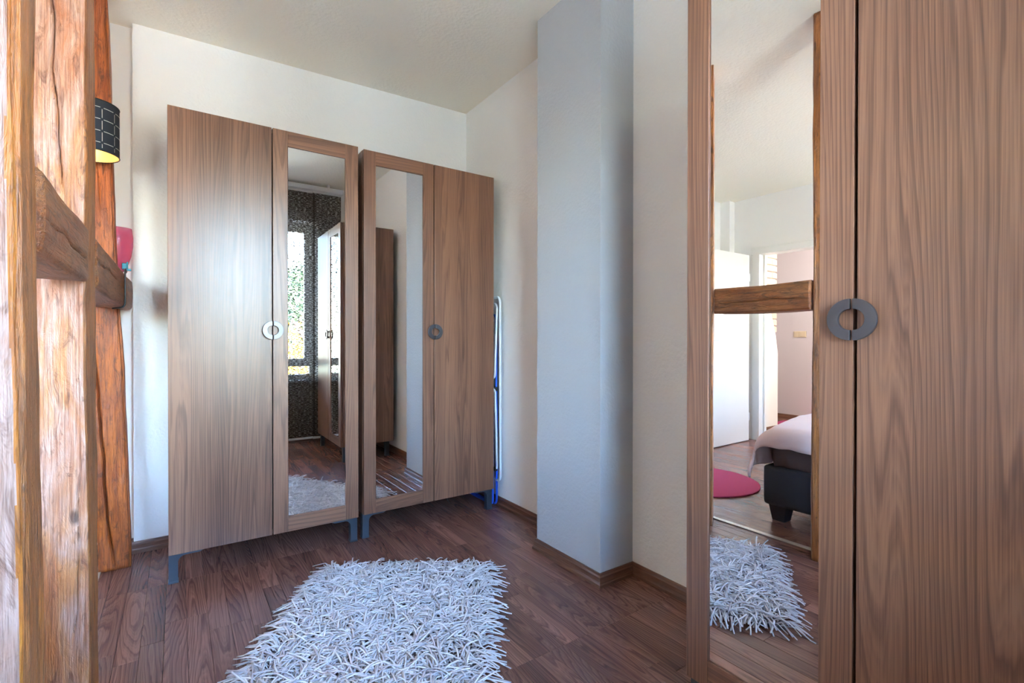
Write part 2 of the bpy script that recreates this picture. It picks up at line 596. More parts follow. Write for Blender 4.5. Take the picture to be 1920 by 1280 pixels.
def skirting(name, pts, left=1, mats=None, label=None):
    """sweep the skirting profile along a floor polyline; the room lies on the given side"""
    P = [Vector((x, y)) for x, y in pts]
    nrm = []
    for a, b in zip(P, P[1:]):
        d = (b-a).normalized()
        nrm.append(Vector((-d.y, d.x))*left)
    root = None
    for i, (a, b) in enumerate(zip(P, P[1:])):
        bm = bmesh.new()

        def off(k, q):
            if k == 0:
                return P[0] + nrm[0]*q
            if k == len(P)-1:
                return P[-1] + nrm[-1]*q
            n0, n1 = nrm[k-1], nrm[k]
            mm = (n0+n1)
            mm = mm/(1+n0.dot(n1))
            return P[k] + mm*q
        rows = []
        for k in (i, i+1):
            rows.append([bm.verts.new((*off(k, q), h)) for q, h in PROF])
        n = len(PROF)
        for j in range(n):
            bm.faces.new((rows[0][j], rows[0][(j+1) % n], rows[1][(j+1) % n], rows[1][j]))
        bm.faces.new(rows[0][::-1])
        bm.faces.new(rows[1])
        bmesh.ops.recalc_face_normals(bm, faces=bm.faces)
        d = b-a
        m = M['base_x'] if abs(d.x) > abs(d.y) else M['base_y']
        if root is None:
            root = struct(from_bm(name, bm, m))
        else:
            from_bm('skirting_length', bm, m, root)
    return root


skirting('baseboard_back', [(XR, YB), (-.18, 3.014), (-.18, 3.07), (-2.60, 3.07)], 1)
skirting('baseboard_right', [(XR, -.24), (XR, 1.5003), (1.4745, 1.5003), (1.4745, 1.9395), (XR, 1.9395), (XR, YB)], 1)
skirting('baseboard_left', [(XL, DY0-.08), (XL, YN)], 1)
skirting('baseboard_near', [(XL, YN), (XR, YN)], 1)
skirting('baseboard_hall', [(XL-.12, 2.880), (-3.462, 2.880), (-3.462, 3.15)], 1)
skirting('baseboard_hall', [(XH, 3.95), (XH, .85)], 1)


# windows: outer frame, two sashes with a pane each, sill
def glass_mat():
    m, t, b = new_mat('window_glass')
    t.nodes.remove(b)
    out = t.nodes['Material Output']
    tr_ = N(t, 'ShaderNodeBsdfTransparent')
    gl = N(t, 'ShaderNodeBsdfGlossy', Roughness=0.0)
    fr = N(t, 'ShaderNodeFresnel', IOR=1.45)
    mx = N(t, 'ShaderNodeMixShader')
    L(t, fr.outputs[0], mx.inputs[0])
    L(t, tr_.outputs[0], mx.inputs[1])
    L(t, gl.outputs[0], mx.inputs[2])
    L(t, mx.outputs[0], out.inputs[0])
    return m


M['glass'] = glass_mat()


def window(name, w, low):
    x0, x1, z0, z1 = w
    yo = YN-.15
    bm = bmesh.new()
    t_ = .045
    add_box(bm, x0, x0+t_, yo-.06, yo, z0, z1, .004)
    add_box(bm, x1-t_, x1, yo-.06, yo, z0, z1, .004)
    add_box(bm, x0+t_, x1-t_, yo-.06, yo, z1-t_, z1, .004)
    add_box(bm, x0+t_, x1-t_, yo-.06, yo, z0, z0+t_, .004)
    if low:
        add_box(bm, x0+t_, x1-t_, yo-.06, yo, z0+.13, z0+.16, .004)
    f = struct(from_bm(name, bm, M['white_paint']))
    zb = z0+.16 if low else z0+t_
    xm = (x0+x1)/2
    for a, b in ((x0+t_, xm), (xm, x1-t_)):
        bm = bmesh.new()
        s = .05
        add_box(bm, a+.002, a+s, yo-.04, yo+.014, zb, z1-t_, .004)
        add_box(bm, b-s, b-.002, yo-.04, yo+.014, zb, z1-t_, .004)
        add_box(bm, a+s, b-s, yo-.04, yo+.014, zb, zb+s, .004)
        add_box(bm, a+s, b-s, yo-.04, yo+.014, z1-t_-s, z1-t_, .004)
        sa = from_bm('window_sash', bm, M['white_paint'], f)
        box('pane', a+s-.004, b-s+.004, yo-.018, yo-.014, zb+s-.004, z1-t_-s+.004, M['glass'], sa)
    if low:
        box('pane', x0+t_-.004, x1-t_+.004, yo-.03, yo-.026, z0+t_-.004, z0+.134, M['glass'], f)
    bm = bmesh.new()
    add_tube(bm, rounded([(xm+.02, yo+.014, (z0+z1)/2), (xm+.02, yo+.05, (z0+z1)/2), (xm+.02, yo+.05, (z0+z1)/2-.11)], .015), .008)
    from_bm('window_handle', bm, M['alu'], f)
    box('window_sill', x0-.0, x1+.0, yo, YN+.03, z0-.03, z0, M['white_paint'], f, bev=.004)
    return f


window('window_1', WIN, True)
window('window_2', WIN2, False)

# strip that joins the floors of the two rooms, between the timber posts
struct(box('trim_2', -.315, -.285, -.24, 2.84, .0005, .006, M['strip'], bev=.002), 'narrow metal strip joining the floors between the timber posts')


# ------------------------------------------------------------------ wardrobes
DH, ZB, WW, DEP = 1.90, .1288, .7997, .485


def half_ring(name, side, parent, xc, zc):
    """half of a flat ring handle, raised off the door on two posts"""
    bm = bmesh.new()
    ro, ri, g = .0425, .0215, .0022
    y_front, y_back = -.021, -.013
    n = 28
    poly = []
    for i in range(n+1):
        a = math.pi/2 + math.pi*i/n
        poly.append((ro*math.cos(a), ro*math.sin(a)))
    for i in range(n+1):
        a = math.pi*1.5 - math.pi*i/n
        poly.append((ri*math.cos(a), ri*math.sin(a)))
    poly = [((x-g)*1.0 if side < 0 else -(x-g), z) for x, z in poly]
    add_prism(bm, poly, y_front, y_back, 'y')
    bmesh.ops.recalc_face_normals(bm, faces=bm.faces)
    bmesh.ops.bevel(bm, geom=list(bm.edges), offset=.0009, segments=2, affect='EDGES', profile=.5, clamp_overlap=True)
    rm = (ro+ri)/2
    for a in (2.25, 4.03):
        r = bmesh.ops.create_cone(bm, cap_ends=True, segments=14, radius1=.006, radius2=.006, depth=.015,
                                  matrix=Matrix.Translation((rm*math.cos(a)*(1 if side < 0 else -1), -.0065, rm*math.sin(a))) @ Matrix.Rotation(math.pi/2, 4, 'X'))
    return from_bm(name, bm, M['handle'], parent, (xc, 0, zc))


def wardrobe(label, loc, rotz, mirror_left, gap=.005):
    root = thing('wardrobe', label, 'wardrobe', loc, rotz, 'walnut two-door wardrobes with one mirror door')
    y0 = .021
    # carcass panels
    box('side_panel', 0, .018, y0, DEP, ZB, ZB+DH, M['walnut_v'], root, .0008, 1)
    box('side_panel', WW-.018, WW, y0, DEP, ZB, ZB+DH, M['walnut_v'], root, .0008, 1)
    box('top_panel', .018, WW-.018, y0, DEP, ZB+DH-.018, ZB+DH, M['walnut_h'], root)
    box('bottom_panel', .018, WW-.018, y0, DEP, ZB, ZB+.018, M['walnut_h'], root)
    box('back_panel', .018, WW-.018, DEP-.008, DEP, ZB+.018, ZB+DH-.018, M['dark'], root)
    box('centre_divider', WW/2-.009, WW/2+.009, y0+.004, DEP-.01, ZB+.018, ZB+DH-.018, M['dark'], root)
    half = WW/2
    for k in (0, 1):
        a, b = (0.0005, half-gap/2) if k == 0 else (half+gap/2, WW-.0005)
        is_mirror = (k == 0) == mirror_left
        cx, cz = (a+b)/2, ZB+DH/2
        w2, h2 = (b-a)/2, DH/2-.001
        if not is_mirror:
            bm = bmesh.new()
            add_box(bm, -w2, w2, 0, .018, -h2, h2, .0009, 2)
            door = from_bm('door', bm, M['walnut_v'], root, (cx, 0, cz))
        else:
            st, rl = .064, .072
            bm = bmesh.new()
            add_box(bm, -w2, -w2+st, 0, .018, -h2, h2, .0009, 2)
            add_box(bm, w2-st, w2, 0, .018, -h2, h2, .0009, 2)
            add_box(bm, -w2+st-.004, w2-st+.004, .010, .0178, -h2+.03, h2-.03)
            door = from_bm('door', bm, M['walnut_v'], root, (cx, 0, cz))
            for zz in (-h2, h2-rl):
                bm = bmesh.new()
                add_box(bm, -w2+st+.0002, w2-st-.0002, .0004, .0175, -rl/2, rl/2, .0008, 1)
                from_bm('rail', bm, M['walnut_h'], door, (0, 0, zz+rl/2))
            bm = bmesh.new()
            add_box(bm, -w2+st, w2-st, .0055, .0098, -h2+rl, h2-rl, .0022, 1)
            from_bm('mirror_panel', bm, M['mirror'], door)
        half_ring('half_ring_handle', -1 if k == 0 else 1, door, half-cx, 1.0853-cz)
    # bracket legs
    t, fl, lw, hh, fr = .014, .125, .034, ZB, .028
    prof = [(0, hh), (0, 0), (lw, 0), (lw, hh-t-fr)]
    for i in range(1, 7):
        q = math.pi/2*i/7
        prof.append((lw+fr-fr*math.cos(q), hh-t-fr+fr*math.sin(q)))
    prof += [(lw+fr, hh-t), (fl-.012, hh-t), (fl, hh-t+.006), (fl, hh)]
    for sx in (0, 1):
        for yy in (.022, DEP-.075):
            pts = prof if sx == 0 else [(WW-x, z) for x, z in prof]
            bm = bmesh.new()
            add_prism(bm, pts, yy, yy+.034, 'y')
            bmesh.ops.recalc_face_normals(bm, faces=bm.faces)
            xa = -.001 if sx == 0 else WW-lw-.001
            lg = from_bm('leg', bm, M['leg'], root)
            box('foot_pad', xa-.001, xa+lw+.003, yy-.0015, yy+.0355, 0, .010, M['leg'], lg, bev=.002)
    return root


wardrobe('walnut wardrobe on the back wall, mirror door on its right, nearest the timber posts',
         (-.0344, 2.5164, 0), math.radians(.243), False)
wardrobe('walnut wardrobe on the back wall, mirror door on its left, beside the drying rack',
         (.7965, 2.5326, 0), math.radians(.396), True)
wardrobe('large foreground walnut wardrobe on the right wall, its tall mirror showing the bed',
         (1.1448, .8343, 0), math.radians(-90+.4367), True, .007)


# ------------------------------------------------------------------ old timber frame
def timber(name, mats, length, wx, wy, axis_pt, crack=None, seed=0, rough=.004, rows=170, taper=None, wane=.012, side_mat=None, skew=0.0, streak=0.0):
    """hewn post: rings of points displaced by noise, uneven arrises, optional cracks as grooves.
    local x = width, y = depth, z = along the timber; axis_pt(t) gives the ring's centre"""
    nf, nsd = 46, 22
    perim = []           # (x, y, face, s)
    for i in range(nf):
        perim.append((-.5+i/nf, -.5, 0, i/nf))
    for i in range(nsd):
        perim.append((.5, -.5+i/nsd, 1, i/nsd))
    for i in range(nf//2):
        perim.append((.5-i/(nf//2), .5, 2, i/(nf//2)))
    for i in range(nsd):
        perim.append((-.5, .5-i/nsd, 3, i/nsd))
    n = len(perim)
    verts, faces, mi = [], [], []
    for k in range(rows+1):
        t = k/rows
        c = axis_pt(t)
        for (u, v, fc, s) in perim:
            sx, sy = wx, wy
            if taper:
                sx *= taper(t)
            x, y = u*sx, v*sy
            y += skew*(.5-u)*sx*(.5-v)
            z = t*length
            q = Vector((x*7+seed*3.1, y*7+seed*1.7, z*1.6))
            d = noise.fractal(q, .8, 2.2, 4)*rough*1.6
            q2 = Vector((x*40+seed, y*40, z*7))
            d += noise.noise(q2)*rough*.45
            # rounded, wandering arris
            ex, ey = abs(u)*2, abs(v)*2
            cnr = max(0.0, (min(ex, ey)-.80)/.20)
            wn = wane*(.7+.9*noise.noise(Vector((seed*5+(u > 0)*3, (v > 0)*7, z*2.3))))
            d -= cnr*cnr*max(wn, .002)
            if crack and fc == 0:
                for (pts, wd, dp) in crack:
                    z0, z1 = pts[0][0], pts[-1][0]
                    if z0 <= z <= z1:
                        for (za, sa), (zb_, sb) in zip(pts, pts[1:]):
                            if za <= z <= zb_:
                                sc = sa+(sb-sa)*(z-za)/(zb_-za+1e-9)
                        sc += noise.noise(Vector((seed, 2.0, z*9)))*.05
                        fade = min(1, (z-z0)/.06, (z1-z)/.06)
                        d -= dp*fade*math.exp(-((s-sc)*wx/wd)**2)
            nx = (1 if fc == 1 else -1 if fc == 3 else 0)
            ny = (-1 if fc == 0 else 1 if fc == 2 else 0)
            if cnr > 0:
                nx, ny = (u > 0)*2-1, (v > 0)*2-1
                nx, ny = nx*.7, ny*.7
            verts.append((c[0]+x+nx*d, c[1]+y+ny*d, z))
    for k in range(rows):
        for j in range(n):
            a, b = k*n+j, k*n+(j+1) % n
            faces.append((a, b, b+n, a+n))
            fc_, s_ = perim[j][2], perim[j][3]
            zz = k/rows*length
            if side_mat and fc_ == 1:
                mi.append(1)
            elif streak and fc_ == 0 and s_ > streak+.06*noise.fractal(Vector((seed, zz*2.2, 1.5)), .9, 2.0, 4) and noise.noise(Vector((4.4, zz*1.1, seed))) > -.28:
                mi.append(2)
            else:
                mi.append(0)
    faces.append(tuple(range(n))[::-1])
    mi.append(0)
    faces.append(tuple(range(rows*n, rows*n+n)))
    mi.append(0)
    me = bpy.data.meshes.new(name)
    me.from_pydata(verts, [], faces)
    for m_ in mats:
        me.materials.append(m_)
    me.polygons.foreach_set('material_index', mi)
    me.polygons.foreach_set('use_smooth', [True]*len(faces))
    me.update()
    return link(name, me)


XF = -.185      # face of the frame towards the wardrobes
straight = lambda t: (0, 0)
p1 = timber('timber_post', [M['pale_timber'], M['bark_edge'], M['honey_streak']], 2.578, .13, .112, lambda t: (.003*math.sin(t*9), 0), seed=3, side_mat=True, streak=.90, rough=.003, wane=.014,
            crack=[([(.9, .70), (1.5, .62), (2.1, .75)], .003, .012)])
p1.location = (XF-.065, 1.046, 0)
tag(p1, 'pale scraped timber post at the left edge, nearest the viewer', 'post', 'old timber posts')
p2 = timber('timber_post', [M['honey'], M['bark_edge']], 2.578, .155, .165, lambda t: (.003*math.sin(t*7+1), 0), seed=8, side_mat=True, rough=.0035, wane=.010, skew=.64,
            crack=[([(1.40, .70), (1.62, .60), (2.05, .50)], .0028, .02), ([(.25, .78), (.6, .86), (.72, .88)], .0025, .012), ([(2.1, .45), (2.5, .5)], .0022, .012)])
p2.location = (XF-.0775, 1.6915, 0)
tag(p2, 'honey-coloured timber post with long cracks, between the pale post and the amber post', 'post', 'old timber posts')
p3 = timber('timber_post', [M['amber']], 2.575, .115, .08, lambda t: (-.083*t+.004*math.sin(t*8), 0), seed=15, rough=.004, wane=.012,
            crack=[([(.0, .50), (.25, .32), (.556, .27), (1.03, .18), (1.2, .15)], .0035, .03), ([(1.6, .6), (2.2, .5)], .002, .008)])
p3.location = (-.238, 2.88, 0)
tag(p3, 'leaning amber timber post beside the back wall, behind the honey-coloured post', 'post', 'old timber posts')


def beam(name, y0, y1, seed, label, crack):
    ln = y1-y0
    o = timber(name, [M['beam']], ln, .14, .12, lambda t: (.003*math.sin(t*5+seed), 0), seed=seed, rough=.003, rows=int(ln/.009), wane=.009, crack=crack)
    me = o.data
    # local z -> +Y, local x -> +Z, local y -> -X  (front face of the timber looks to +X)
    mt = Matrix(((0, -1, 0, XF-.058), (0, 0, 1, y0), (1, 0, 0, 1.254), (0, 0, 0, 1)))
    me.transform(mt)
    me.update()
    tag(o, label, 'beam', 'horizontal timber beams')
    return o


beam('timber_beam', 1.106, 1.606, 21, 'short dark timber beam between the pale post and the honey-coloured post', [([(.03, .42), (.2, .46), (.47, .38)], .0022, .012)])
beam('timber_beam', 1.778, 3.008, 27, 'long dark timber beam running from the honey-coloured post to the back wall', [([(.05, .5), (.3, .62), (.55, .58)], .0022, .01)])
bm = bmesh.new()


# ------------------------------------------------------------------ lamps at the back
LX, LY, LR = -.306, 2.715, .100
lamp = thing('wall_lamp', 'black drum wall lamp with a pale grid pattern and gold lining, on the amber post', 'lamp', (LX, LY, 0))
M['shade_black'] = simple('black_lamp_fabric', srgb(40, 48, 60), .75)
M['shade_gold'] = simple('gold_foil_lining', srgb(228, 204, 150), .4, .4)
M['shade_line'] = simple('cream_cut_lines', srgb(222, 220, 212), .6)
bm = bmesh.new()
z0, z1 = 1.822, 2.030
add_lathe(bm, [(LR, z0), (LR, z1)], 64)
add_lathe(bm, [(LR, z1), (LR-.0016, z1)], 64)
from_bm('lamp_shade', bm, M['shade_black'], lamp)
bm = bmesh.new()
add_lathe(bm, [(LR-.0016, z1), (LR-.0016, z0)], 64)
from_bm('shade_lining', bm, M['shade_gold'], lamp)
for zz in (z0, z1):
    tube('shade_ring', [(LR*math.cos(a), LR*math.sin(a), zz) for a in np.linspace(0, 2*math.pi, 48, endpoint=False)], .002, M['black_plastic'], lamp, 8, True)
bm = bmesh.new()
nc = 12
rr = LR+.0006


def arc_strip(a0, a1, za, zb):
    k = 4
    prev = None
    for i in range(k+1):
        a = a0+(a1-a0)*i/k
        lo = bm.verts.new((rr*math.cos(a), rr*math.sin(a), za))
        hi = bm.verts.new((rr*math.cos(a), rr*math.sin(a), zb))
        if prev:
            bm.faces.new((prev[0], lo, hi, prev[1]))
        prev = (lo, hi)


for c in range(nc):
    a = 2*math.pi*c/nc
    for r in range(4):
        zc = z0+.032+r*.048
        arc_strip(a+.06, a+2*math.pi/nc-.06, zc-.0012, zc+.0012)
        arc_strip(a-.010, a+.010, zc+.006, zc+.042) if r < 3 else None
    arc_strip(a-.010, a+.010, z0+.010, z0+.026)
g = from_bm('cut_line_pattern', bm, M['shade_line'], lamp)
g['kind'] = 'stuff'
bm = bmesh.new()
bmesh.ops.create_uvsphere(bm, u_segments=20, v_segments=12, radius=.022)
m_, t_, b_ = new_mat('warm_bulb')
b_.inputs['Emission Color'].default_value = (1, .72, .38, 1)
b_.inputs['Emission Strength'].default_value = 1.2
from_bm('bulb', bm, m_, lamp, (0, 0, 1.93), smooth=True)
bm = bmesh.new()
add_tube(bm, [(0, 0, 1.955), (0, 0, 2.0), (0, .01, 2.012), (0, .118, 2.012)], .006)
add_box(bm, -.03, .03, .113, .126, 1.97, 2.05, .003)
for a in (0, 2.094, 4.189):
    add_tube(bm, [(0, 0, 2.012), (LR*math.cos(a), LR*math.sin(a), 2.026)], .0016, 6)
from_bm('lamp_arm', bm, M['black_plastic'], lamp)
ld = bpy.data.lights.new('bulb_light', 'POINT')
ld.energy = .6
ld.color = (1, .70, .38)
ld.shadow_soft_size = .022
lo = bpy.data.objects.new('bulb_light', ld)
COL.objects.link(lo)
lo.parent = lamp
lo.location = (0, 0, 1.90)

m, t, b = new_mat('pink_translucent_glass')
out = t.nodes['Material Output']
b.inputs['Base Color'].default_value = srgb(236, 146, 178)
b.inputs['Roughness'].default_value = .15
tl = N(t, 'ShaderNodeBsdfTranslucent')
tl.inputs[0].default_value = srgb(248, 160, 190)
tp = N(t, 'ShaderNodeBsdfTransparent')
tp.inputs[0].default_value = (1, .74, .83, 1)
m1 = N(t, 'ShaderNodeMixShader')
m1.inputs[0].default_value = .5
L(t, b.outputs[0], m1.inputs[1])
L(t, tl.outputs[0], m1.inputs[2])
m2 = N(t, 'ShaderNodeMixShader')
m2.inputs[0].default_value = .55
L(t, m1.outputs[0], m2.inputs[1])
L(t, tp.outputs[0], m2.inputs[2])
L(t, m2.outputs[0], out.inputs[0])
M['pink_glass'] = m
cup = thing('wall_lamp', 'pink glass tulip lamp standing on the long beam behind the amber post', 'lamp', (-.243, 2.985, 0))
bm = bmesh.new()
pr = [(.018, 1.350), (.034, 1.370), (.048, 1.40), (.060, 1.44), (.067, 1.485), (.067, 1.53), (.062, 1.572)]
inner = [(r-.004, z) for r, z in pr[::-1]]
add_lathe(bm, pr+inner, 40, 1.0, .72, True)
bmesh.ops.recalc_face_normals(bm, faces=bm.faces)
from_bm('glass_shade', bm, M['pink_glass'], cup)
bm = bmesh.new()
add_lathe(bm, [(.03, 1.336), (.03, 1.346), (.016, 1.352), (.0, 1.352)], 24, 1, .8, True)
from_bm('lamp_foot', bm, M['alu'], cup)
bm = bmesh.new()
add_box(bm, .026, .046, -.052, -.036, 1.372, 1.402, .003)
add_box(bm, .040, .062, -.048, -.038, 1.366, 1.376, .002)
add_box(bm, .044, .050, -.050, -.036, 1.376, 1.408, .002)
from_bm('metal_clip', bm, simple('teal_metal', srgb(70, 130, 148), .3, .7), cup)
pts = rounded([(.03, -.01, 1.342), (.055, -.20, 1.345), (.0625, -.385, 1.338), (.0625, -.392, 1.176), (.02, -.392, 1.170)], .02)
tube('power_cord', pts, .0032, M['black_plastic'], cup, 8)

hl = bpy.data.lights.new('hall_fill_light', 'POINT')  # unseen point light without a fixture, added to brighten the hall
hl.energy = 42
hl.color = (1, .97, .94)
hl.shadow_soft_size = .12
ho = bpy.data.objects.new('hall_fill_light', hl)
COL.objects.link(ho)
ho.location = (-3.3, 1.6, 2.2)

# pendant in the bedroom whose warm glow shows on the right door
pend = thing('pendant_lamp', 'warm glowing globe pendant lamp hanging over the bed in the next room', 'lamp', (-1.5, .655, 0))
tube('cord', [(0, 0, 2.14), (0, 0, CZ(-1.5)-.028)], .003, M['white_tube'], pend, 8)
bm = bmesh.new()
add_lathe(bm, [(.05, CZ(-1.5)-.03), (.05, CZ(-1.5)-.001)], 24, close_bottom=True)
from_bm('ceiling_rose', bm, M['white_paint'], pend)
bm = bmesh.new()
add_lathe(bm, [(.0, 2.165), (.022, 2.165), (.026, 2.13), (.03, 2.12)], 24)
from_bm('lamp_holder', bm, M['alu'], pend)
bm = bmesh.new()
bmesh.ops.create_uvsphere(bm, u_segments=32, v_segments=20, radius=.085)
m_, t_, b_ = new_mat('warm_opal_globe')
b_.inputs['Base Color'].default_value = (.9, .85, .75, 1)
b_.inputs['Emission Color'].default_value = (1, .66, .32, 1)
b_.inputs['Emission Strength'].default_value = 28
from_bm('globe', bm, m_, pend, (0, 0, 2.05), smooth=True)

# ------------------------------------------------------------------ drying rack between wardrobe and right wall
rack = thing('drying_rack', 'folded blue and white clothes drying rack leaning between wardrobe and right wall', 'drying rack', (1.642, 2.565, 0))


def loop(name, x, y0, y1, z0, z1, r, mat, rad=.03, lean=0.0):
    """rounded rectangular tube frame in the YZ plane; lean shifts the top in x"""
    cs = [(y0, z0), (y1, z0), (y1, z1), (y0, z1)]
    pts = []
    for i, (cy, cz) in enumerate(cs):
        sy = 1 if cy == y0 else -1
        sz = 1 if cz == z0 else -1
        a0 = {(1, 1): math.pi, (-1, 1): 1.5*math.pi, (-1, -1): 0, (1, -1): .5*math.pi}[(sy, sz)]
        for k in range(6):
            a = a0+math.pi/2*k/5
            yy, zz = cy+sy*rad+rad*math.cos(a), cz+sz*rad+rad*math.sin(a)
            pts.append((x+lean*(zz-z0)/(z1-z0), yy, zz))
    return tube(name, pts, r, mat, rack, 10, True)


loop('leg_frame', .006, .02, .40, .009, 1.20, .0075, M['blue_tube'], .035, -.006)
loop('leg_frame', -.013, .035, .39, .009, 1.16, .0075, M['blue_tube'], .035, -.004)
loop('wing_frame', .007, -.022, .41, .165, 1.305, .0085, M['white_tube'], .035, -.004)
loop('wing_frame', -.010, -.010, .40, .235, .74, .0068, M['white_tube'], .03, -.016)
loop('wing_frame', -.029, -.012, .40, .80, 1.265, .0068, M['white_tube'], .03, .016)
bm = bmesh.new()
for i in range(9):
    zz = .30+i*.048
    add_tube(bm, [(-.02, .01, zz), (-.02, .395, zz)], .002, 6)
    zz = .85+i*.044
    add_tube(bm, [(-.022, .006, zz), (-.022, .395, zz)], .002, 6)
g = from_bm('line_wires', bm, M['white_tube'], rack)
g['kind'] = 'stuff'
for z_ in (.24, .735):
    box('plastic_joint', -.024, -.004, -.006, .014, z_-.012, z_+.012, M['black_plastic'], rack, bev=.003)

# ------------------------------------------------------------------ shaggy rug
rug = thing('shag_rug', 'pale grey shaggy rug with long ribbon pile lying on the walnut floor', 'rug', (.530, 1.578, 0), math.atan2(-.546, .838))
RW, RL = .71, 1.20
M['rug_back'] = simple('rug_backing', srgb(96, 92, 96), .95)
box('rug_backing', -RW/2, RW/2, -RL/2, RL/2, .001, .010, M['rug_back'], rug, bev=.003)
m, t, b = new_mat('pale_ribbon_pile')
gi = N(t, 'ShaderNodeNewGeometry')
c = ramp(t, gi.outputs['Random Per Island'], [(0, srgb(190, 188, 194)), (.5, srgb(228, 226, 230)), (1, srgb(248, 246, 248))])
L(t, c.outputs[0], b.inputs['Base Color'])
b.inputs['Roughness'].default_value = .38
M['pile'] = m
sp = .0122
gx, gy = np.meshgrid(np.arange(-RW/2+.004, RW/2, sp), np.arange(-RL/2+.004, RL/2, sp))
gx, gy = gx.ravel(), gy.ravel()
n = len(gx)
gx = gx+rng.uniform(-.004, .004, n)
gy = gy+rng.uniform(-.004, .004, n)
SEG = 6
Ln = rng.uniform(.058, .118, n)
ang = rng.uniform(0, 2*np.pi, n)
# near the rim the strands fall outwards
ex = np.clip((np.abs(gx)-(RW/2-.05))/.05, 0, 1)*np.sign(gx)
ey = np.clip((np.abs(gy)-(RL/2-.05))/.05, 0, 1)*np.sign(gy)
dx = np.cos(ang)*(1-.85*np.maximum(abs(ex), abs(ey)))+ex*1.4
dy = np.sin(ang)*(1-.85*np.maximum(abs(ex), abs(ey)))+ey*1.4
nn = np.hypot(dx, dy)+1e-9
dx, dy = dx/nn, dy/nn
rim = np.maximum(abs(ex), abs(ey))
lay = rng.uniform(.010, .055, n)*(1-.55*rim)      # height at which the strand lies
upr = rng.random(n) < .08
rad = rng.uniform(.0021, .0032, n)
curl = rng.uniform(-6, 6, n)
P = np.zeros((n, SEG+1, 3))
a = np.arctan2(dy, dx)
pos = np.stack([gx, gy, np.full(n, .008)], 1)
P[:, 0] = pos
elev0 = rng.uniform(.6, 1.35, n)
st = Ln/SEG
for k in range(1, SEG+1):
    q = k/SEG
    el = elev0*(1-q*1.35)
    el = np.where(upr, np.maximum(el, .55-.3*q), el)
    el = np.where(pos[:, 2] > lay+.012, np.minimum(el, np.where(upr, .6, -.05)), el)
    el = np.where(pos[:, 2] < .010+.25*lay, np.maximum(el, .05), el)
    el = np.where((rim > .5) & (q > .4), -.35*rim, el)
    a = a+curl*st
    pos = pos+np.stack([np.cos(a)*np.cos(el), np.sin(a)*np.cos(el), np.sin(el)], 1)*st[:, None]
    pos[:, 2] = np.maximum(pos[:, 2], .004)
    P[:, k] = pos
T = np.zeros_like(P)
T[:, 1:-1] = P[:, 2:]-P[:, :-2]
T[:, 0] = P[:, 1]-P[:, 0]
T[:, -1] = P[:, -1]-P[:, -2]
T /= np.linalg.norm(T, axis=2, keepdims=True)+1e-9
Sd = np.cross(T, np.array([0, 0, 1.0]))
Sd /= np.linalg.norm(Sd, axis=2, keepdims=True)+1e-9
Up = np.cross(Sd, T)
CS = 4
V = np.zeros((n, SEG+1, CS, 3))
for j in range(CS):
    w = 2*np.pi*j/CS
    V[:, :, j] = P+(Sd*np.cos(w)*1.15+Up*np.sin(w)*.75)*rad[:, None, None]
V = V.reshape(-1, 3)
i0 = (np.arange(n)*(SEG+1)*CS)[:, None, None]
k = (np.arange(SEG)*CS)[None, :, None]
j = np.arange(CS)[None, None, :]
q0 = i0+k+j
q1 = i0+k+(j+1) % CS
quads = np.stack([q0, q1, q1+CS, q0+CS], -1).reshape(-1, 4)
cap = (i0[:, :, 0]+SEG*CS+np.arange(CS)[None, :]).reshape(-1, 4)
quads = np.concatenate([quads, cap])
me = bpy.data.meshes.new('ribbon_pile')
me.vertices.add(len(V))
me.vertices.foreach_set('co', V.astype(np.float32).ravel())
me.loops.add(quads.size)
me.loops.foreach_set('vertex_index', quads.astype(np.int32).ravel())
me.polygons.add(len(quads))
me.polygons.foreach_set('loop_start', np.arange(0, quads.size, 4, dtype=np.int32))
me.polygons.foreach_set('loop_total', np.full(len(quads), 4, dtype=np.int32))
me.polygons.foreach_set('use_smooth', np.ones(len(quads), dtype=bool))
me.update(calc_edges=True)
pile = link('ribbon_pile', me, M['pile'], rug)
pile['kind'] = 'stuff'

# ------------------------------------------------------------------ bedroom seen in the big mirror
bed = thing('bed', 'bed with black upholstered base and brown sheet beyond the timber posts', 'bed', (-.495, 0, 0))
BY0, BY1, BL = -.10, 1.495, 2.02
bm = bmesh.new()
add_box(bm, -BL, 0, BY0, BY1, .10, .325, .022, 4)
from_bm('bed_base', bm, M['black_leather'], bed, smooth=False)
for lx in (-.10, -BL+.10):
    for ly in (BY1-.06, BY0+.06):
        bm = bmesh.new()
        r = bmesh.ops.create_cube(bm, size=1)
        for v in r['verts']:
            top = v.co.z > 0
            w = .052 if top else .036
            v.co = Vector((math.copysign(w, v.co.x), math.copysign(w, v.co.y), .102 if top else 0.0))
        bmesh.ops.bevel(bm, geom=list(bm.edges), offset=.004, segments=2, affect='EDGES', profile=.5)
        from_bm('leg', bm, M['bed_leg'], bed, (lx, ly, 0))
# mattress under a gathered brown sheet: pleats run up the foot end and the side
m, t, b = new_mat('brown_satin_sheet')
b.inputs['Base Color'].default_value = srgb(64, 44, 38)
b.inputs['Roughness'].default_value = .36
M['satin'] = m
NX, NZ = 420, 16
path = []
rc = .05
MX0, MX1, MY0, MY1 = -BL+.03, -.02, BY0+.03, BY1-.03


